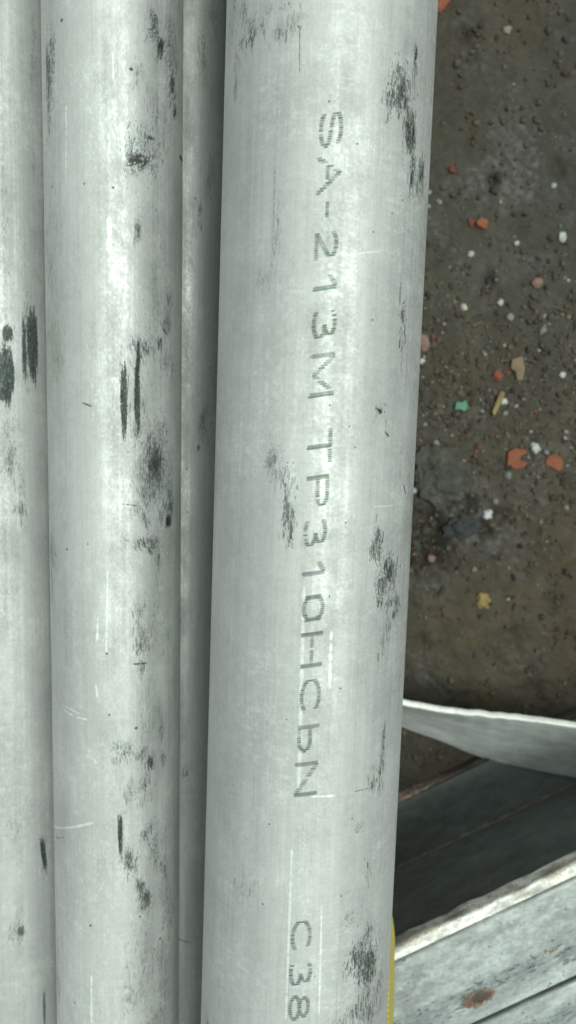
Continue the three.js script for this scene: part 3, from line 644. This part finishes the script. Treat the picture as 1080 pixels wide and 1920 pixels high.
function chipShape(seed) {                                                   // a splinter: a ball cut by random planes, slightly rough
  const r = rng(seed), g = pebbleShape(seed, 0.12, 12), p = g.attributes.position, v = new THREE.Vector3(), cuts = [];
  for (let i = 0; i < 11; i++) { const n = new THREE.Vector3(r() * 2 - 1, (r() * 2 - 1) * 0.8, r() * 2 - 1).normalize(); cuts.push([n, 0.5 + 0.35 * r()]); }
  for (let i = 0; i < p.count; i++) {
    v.fromBufferAttribute(p, i);
    for (let k = 0; k < 2; k++) for (const [n, d] of cuts) { const q = v.dot(n) - d; if (q > 0) v.addScaledVector(n, -q); }
    v.multiplyScalar(1.25 * (1 + 0.05 * perlin.noise(v.x * 6 + seed, v.y * 6, v.z * 6))); p.setXYZ(i, v.x, v.y, v.z);
  }
  g.computeVertexNormals(); return dusty(g, seed, 0.4);
}
function lay(name, geometry, material, [x, z], [w, h, l], turn, label, category, group, sink = 0.5) {
  if (!geometry.attributes.color) dusty(geometry, x);
  const o = new THREE.Mesh(geometry, material), X = x / 1000, Z = z / 1000;
  o.scale.set(w / 2000, h / 2000, l / 2000); o.rotation.set(0.12 * Math.sin(turn * 5), turn, 0.12 * Math.cos(turn * 7)); o.position.set(X, groundHeight(X, Z) + h / 2000 * (1 - sink), Z);
  return add(o, name, label, category, group);
}
const redDeep = stone([0.17, 0.055, 0.035], 0.85), orange = stone([0.27, 0.088, 0.045], 0.85), pink = stone([0.25, 0.15, 0.125], 0.8), white = stone([0.46, 0.46, 0.43], 0.4), grey = stone([0.2, 0.2, 0.18], 0.5), clear = stone([0.3, 0.32, 0.31], 0.15), tan = stone([0.21, 0.15, 0.09], 0.8), black = stone([0.015, 0.015, 0.014], 0.6), dirt = stone([0.11, 0.105, 0.085], 0.8);
lay('brick_chip', chipShape(1), orange, [76, -210], [8, 4, 7], 0.4, 'orange brick chip against the lettered pipe, at the top edge of the ground', 'brick chip');
lay('brick_chip', chipShape(2), redDeep, [93.4, -106.5], [4, 2.5, 4], 1.0, 'smaller red brick crumb of the touching pair, nearer the pipe', 'brick chip');
lay('brick_chip', chipShape(3), orange, [98.4, -105.4], [5.5, 3.5, 6], 2.0, 'larger orange brick crumb of the touching pair', 'brick chip');
function hookedChip() {
  const s = new THREE.Shape(); [[-5.4, 3], [-4.2, -3.6], [-1, -5.2], [4.6, -3.6], [5.2, -2.2], [2.2, -1.6], [0.9, 0.6], [2.0, 2.2], [4.6, 3.4], [3, 5.2], [-1, 5.6]].forEach(([x, y], i) => i ? s.lineTo(x, y) : s.moveTo(x, y));
  const g = new THREE.ExtrudeGeometry(s, { depth: 1.2, bevelEnabled: true, bevelSize: 0.5, bevelThickness: 0.6, bevelSegments: 2 }); g.rotateX(Math.PI / 2); g.scale(0.19, 0.55, 0.19); return toCreasedNormals(g, 0.5);
}
lay('brick_chip', hookedChip(), orange, [119.5, 14], [10, 4, 10], 0.15, 'hook-shaped bright orange brick chip, biggest on the ground', 'brick chip', undefined, 0.0);
lay('brick_chip', chipShape(5), orange, [139.5, 16.6], [7, 4.5, 8], 0.7, 'blocky bright orange brick chip by the right edge', 'brick chip');
lay('brick_chip', chipShape(6), orange, [109, -28.9], [4.5, 3.5, 4.5], 0.3, 'round orange brick crumb beside the tan wood flake', 'brick chip');
lay('brick_chip', chipShape(7), redDeep, [99.5, 8], [3, 2, 3], 0.9, 'tiny dark red brick crumb above the black crevice', 'brick chip');
lay('brick_chip', chipShape(8), redDeep, [83.4, -131.6], [4, 2.5, 3.6], 1.9, 'dull red brick crumb near the pipe, highest of the small ones', 'brick chip');
lay('brick_chip', chipShape(9), redDeep, [114, -30.5], [4, 2, 3], 0.2, 'dull red sliver between the round orange crumb and the wood flake', 'brick chip');
lay('pink_stone', pebbleShape(1), pink, [127.7, -75.6], [6, 4, 5.5], 0.6, 'dusty pink stone lying alone below the brightest white pebble', 'stone');
lay('pink_stone', pebbleShape(2), pink, [76.8, 67.9], [4, 3, 4.5], 0.6, 'small pale pink stone by the pipe under the black crevice', 'stone');
lay('pink_stone', pebbleShape(3), stone([0.24, 0.15, 0.12], 0.85), [69.5, -45], [7, 4, 9], 0.1, 'brownish pink stone half under the lettered pipe', 'stone');
[[140.3, -98.6, 4.2, 6.4, white, 0.35, 'brightest oblong white pebble near the right edge'], [93.8, -90.4, 4, 3.6, white, 1, 'round white pebble below the orange crumb pair'], [109.4, -66, 4.2, 4, white, 0.4, 'white pebble left of the pink stone'],
  [90.3, -63.5, 4.4, 4, stone([0.5, 0.47, 0.36], 0.5), 1.3, 'cream pebble closest to the pipe in the middle ground'], [114.3, -58.2, 4, 4.4, grey, 0.2, 'light grey pebble right below the white one'], [68.9, -35.7, 4.2, 4, white, 0.9, 'white pebble touching the lettered pipe beside the green fragment'],
  [142.1, -28.9, 3.6, 3.6, white, 0.3, 'small white pebble at the right edge level with the wood flake'], [112.1, -15.3, 4, 4.2, white, 0.5, 'white pebble beside the tan sliver'], [113.4, -9.2, 3.6, 3, grey, 0.5, 'grey pebble under the one by the sliver'], [129.2, 8.8, 5.4, 7, white, 0.5, 'white oval pebble between the two large brick chips'],
  [135.2, 11, 3.6, 3.4, grey, 2, 'little grey pebble touching the blocky brick chip'], [115, 23, 4.6, 5, grey, 0.7, 'grey pebble below the hooked brick chip'], [104.8, 43.8, 6, 6, stone([0.5, 0.5, 0.5], 0.5), 0.7, 'round pale pebble above the small pit'], [108.8, 36.7, 4, 4, grey, 0.2, 'grey pebble just above the round pale pebble'],
  [66.1, 31.1, 4.2, 4.2, white, 0.3, 'white pebble against the pipe beside the grey rock'], [77.4, 6.5, 4.6, 4.4, grey, 1.2, 'pale grey pebble above the grey rock'], [99, 73.1, 3.4, 3.2, grey, 0.3, 'lone little grey pebble above the ochre lump'], [146.5, 40.1, 3.8, 3.6, grey, 0.3, 'grey pebble by the right edge below the brick chips'],
  [133.5, 48, 3, 4, pink, 0.3, 'slim pinkish pebble on the bare brown dirt'], [108.5, -197.8, 5.6, 4.2, grey, 0.1, 'flat grey pebble at the top of the ground'], [131.2, -51.4, 5.4, 4, grey, 0.8, 'dim grey pebble below the pink stone'], [134.6, -124, 4, 3.4, clear, 0.8, 'glassy pebble below the dark hollow at the right'],
  [71.2, -114, 3, 3, clear, 0.4, 'glassy bead touching the pipe, lowest of its three'], [72, -121, 3, 2.6, clear, 0.9, 'glassy bead touching the pipe, highest of its three'], [77, -116.5, 3.2, 3, clear, 0.2, 'glassy bead set off a little from the pipe'], [117.5, -96, 3.2, 3, white, 0.2, 'small white pebble at the rim of the shallow hollow']]
  .forEach(([x, z, w, l, m, turn, label], i) => lay('pebble', pebbleShape(10 + i, 0.45), m, [x, z], [w * 0.85, Math.min(w, l) * 0.65, l * 0.85], turn, label, 'pebble'));
lay('dark_stone', pebbleShape(50, 0.4), black, [103.7, -126.9], [4, 2.5, 5.5], 0.2, 'black speck of stone in the upper bare ground', 'stone');
lay('dark_stone', pebbleShape(51, 0.4), black, [104.2, -76.9], [4.6, 3, 5.6], 0.9, 'black lump of stone between the white pebbles', 'stone');
function rockShape(seed, base) {                                           // rough lump with mottled stone colour in its vertices
  const g = pebbleShape(seed, 0.5, 24), p = g.attributes.position, c = new Float32Array(p.count * 3), v = new THREE.Vector3();
  for (let i = 0; i < p.count; i++) {
    v.fromBufferAttribute(p, i); const f = perlin.noise(v.x * 5 + seed, v.y * 5, v.z * 5), h = perlin.noise(v.x * 14, v.y * 14 + seed, v.z * 14); v.multiplyScalar(1 + 0.06 * f + 0.03 * h); p.setXYZ(i, v.x, v.y, v.z);
    const k = Math.exp(0.35 * f + 0.5 * h + 0.4 * perlin.noise(v.x * 2, v.y * 2, v.z * 2 + seed)); c.set(base.map((q) => q * k), i * 3);
  }
  g.setAttribute('color', new THREE.BufferAttribute(c, 3)); g.computeVertexNormals(); return g;
}
const rockSkin = new THREE.MeshStandardMaterial({ vertexColors: true, roughness: 0.85 });
lay('grey_rock', rockShape(60, [0.062, 0.061, 0.05]), rockSkin, [80, 24], [27, 12, 31], 0.5, 'rounded dull grey rock half buried beside the lettered pipe', 'rock', undefined, 0.78);
lay('grey_rock', rockShape(61, [0.04, 0.042, 0.042]), rockSkin, [92, 50], [18, 7, 11], 0.2, 'dark bluish flat rock beside the black crevice', 'rock', undefined, 0.65);
// thin pieces
function flake(outline, t, bend) {
  const s = new THREE.Shape(); outline.forEach(([x, y], i) => i ? s.lineTo(x / 1000, y / 1000) : s.moveTo(x / 1000, y / 1000));
  const g = new THREE.ExtrudeGeometry(s, { depth: t, bevelEnabled: true, bevelSize: 0.0003, bevelThickness: 0.0003, bevelSegments: 1, steps: 1 }); g.rotateX(Math.PI / 2);
  const p = g.attributes.position; for (let i = 0; i < p.count; i++) p.setY(i, p.getY(i) + bend * (p.getX(i) ** 2 + p.getZ(i) ** 2)); return toCreasedNormals(g, 0.4);
}
function thin(name, geo, m, [x, z], turn, label, category) { const q = geo.clone().scale(300, 300, 300); dusty(q, x); geo.setAttribute('color', q.attributes.color); const o = new THREE.Mesh(geo, m); o.position.set(x / 1000, groundHeight(x / 1000, z / 1000) + 0.0022, z / 1000); o.rotation.set(0.08, turn, -0.1); return add(o, name, label, category); }
thin('wood_flake', flake([[-3.5, -1], [-2.5, -5], [2.6, -6], [3.4, 0], [1.6, 6], [-0.8, 5.5], [-1.2, 1]], 0.001, 8), tan, [119, -32], 0.15, 'broad tan wood flake pointing down at the pebbles', 'wood flake');
thin('wood_sliver', flake([[-1.2, -6], [0.9, -6.2], [1.3, -1], [0.4, 6.3], [-1, 5]], 0.0008, 14), stone([0.26, 0.19, 0.08], 0.8), [108.6, -14.2], -0.35, 'narrow yellowish wood sliver below the tan flake', 'wood sliver');
thin('plastic_fragment', flake([[-3.4, 1], [-2, -2.2], [0.8, -1.4], [2.8, -2.4], [3, 1.2], [1.4, 3], [-0.6, 1.8]], 0.0009, 10), stone([0.045, 0.2, 0.11], 0.5), [89.5, -13.1], 0.2, 'torn scrap of bright green plastic', 'plastic scrap');
lay('ochre_lump', pebbleShape(70, 0.7, 4), stone([0.3, 0.21, 0.075], 0.85), [104.5, 90], [6.5, 3, 8.5], 0.4, 'knobbly ochre yellow lump on bare brown dirt', 'lump');
// crumbs of dirt and grit nobody could count
function scatter(name, label, n, seed, shapeSeed, size, colour, place, rough) {
  const r = rng(seed), mesh = new THREE.InstancedMesh(pebbleShape(shapeSeed, 0.6, 1), new THREE.MeshStandardMaterial({ color: 0xffffff, roughness: rough }), n), o = new THREE.Object3D(), c = new THREE.Color();
  for (let i = 0; i < n; i++) {
    let x, z; do { x = 0.03 + 0.17 * r(); z = -0.24 + 0.47 * r(); } while (r() > place(x, z));
    const s = size(r);
    o.position.set(x, groundHeight(x, z) + s * 0.15, z); o.rotation.set(r() * 6, r() * 6, r() * 6); o.scale.set(s * (0.7 + 0.7 * r()), s * (0.5 + 0.5 * r()), s * (0.7 + 0.7 * r())); o.updateMatrix(); mesh.setMatrixAt(i, o.matrix);
    c.setRGB(...colour(r)); mesh.setColorAt(i, c);
  }
  mesh.name = name; mesh.userData = { kind: 'stuff', label, category: name }; scene.add(shade(mesh));
}
const middle = (z) => Math.exp(-(((z + 0.015) / 0.06) ** 2));
scatter('dirt_crumbs', 'brown crumbs of dirt over the ground', 9000, 78, 91, (r) => 0.0003 + 0.0014 * r() ** 5, (r) => { const t = 0.032 + 0.055 * r(), w = r(); return [t * (1.12 + 0.25 * w), t, t * (0.85 - 0.2 * w)]; }, (x, z) => 0.25 + 0.75 * middle(z) + 0.4 * perlin.noise(x * 60, z * 60, 5), 0.8);
scatter('grit', 'fine pale grit and brick crumbs scattered over the dirt', 2600, 77, 90, (r) => 0.00025 + 0.0009 * r() ** 4, (r) => { const q = r(), t = q < 0.6 ? 0.08 + 0.1 * r() : 0.18 + 0.25 * r(); return q > 0.6 && q < 0.67 ? [0.2, 0.075, 0.045] : q > 0.67 && q < 0.78 ? [0.2, 0.15, 0.08] : [t, t * 0.97, t * 0.86]; }, (x, z) => (0.04 + middle(z)) * (0.5 + 0.9 * perlin.noise(x * 45, z * 45, 2)), 0.4);

renderer.render(scene, camera);
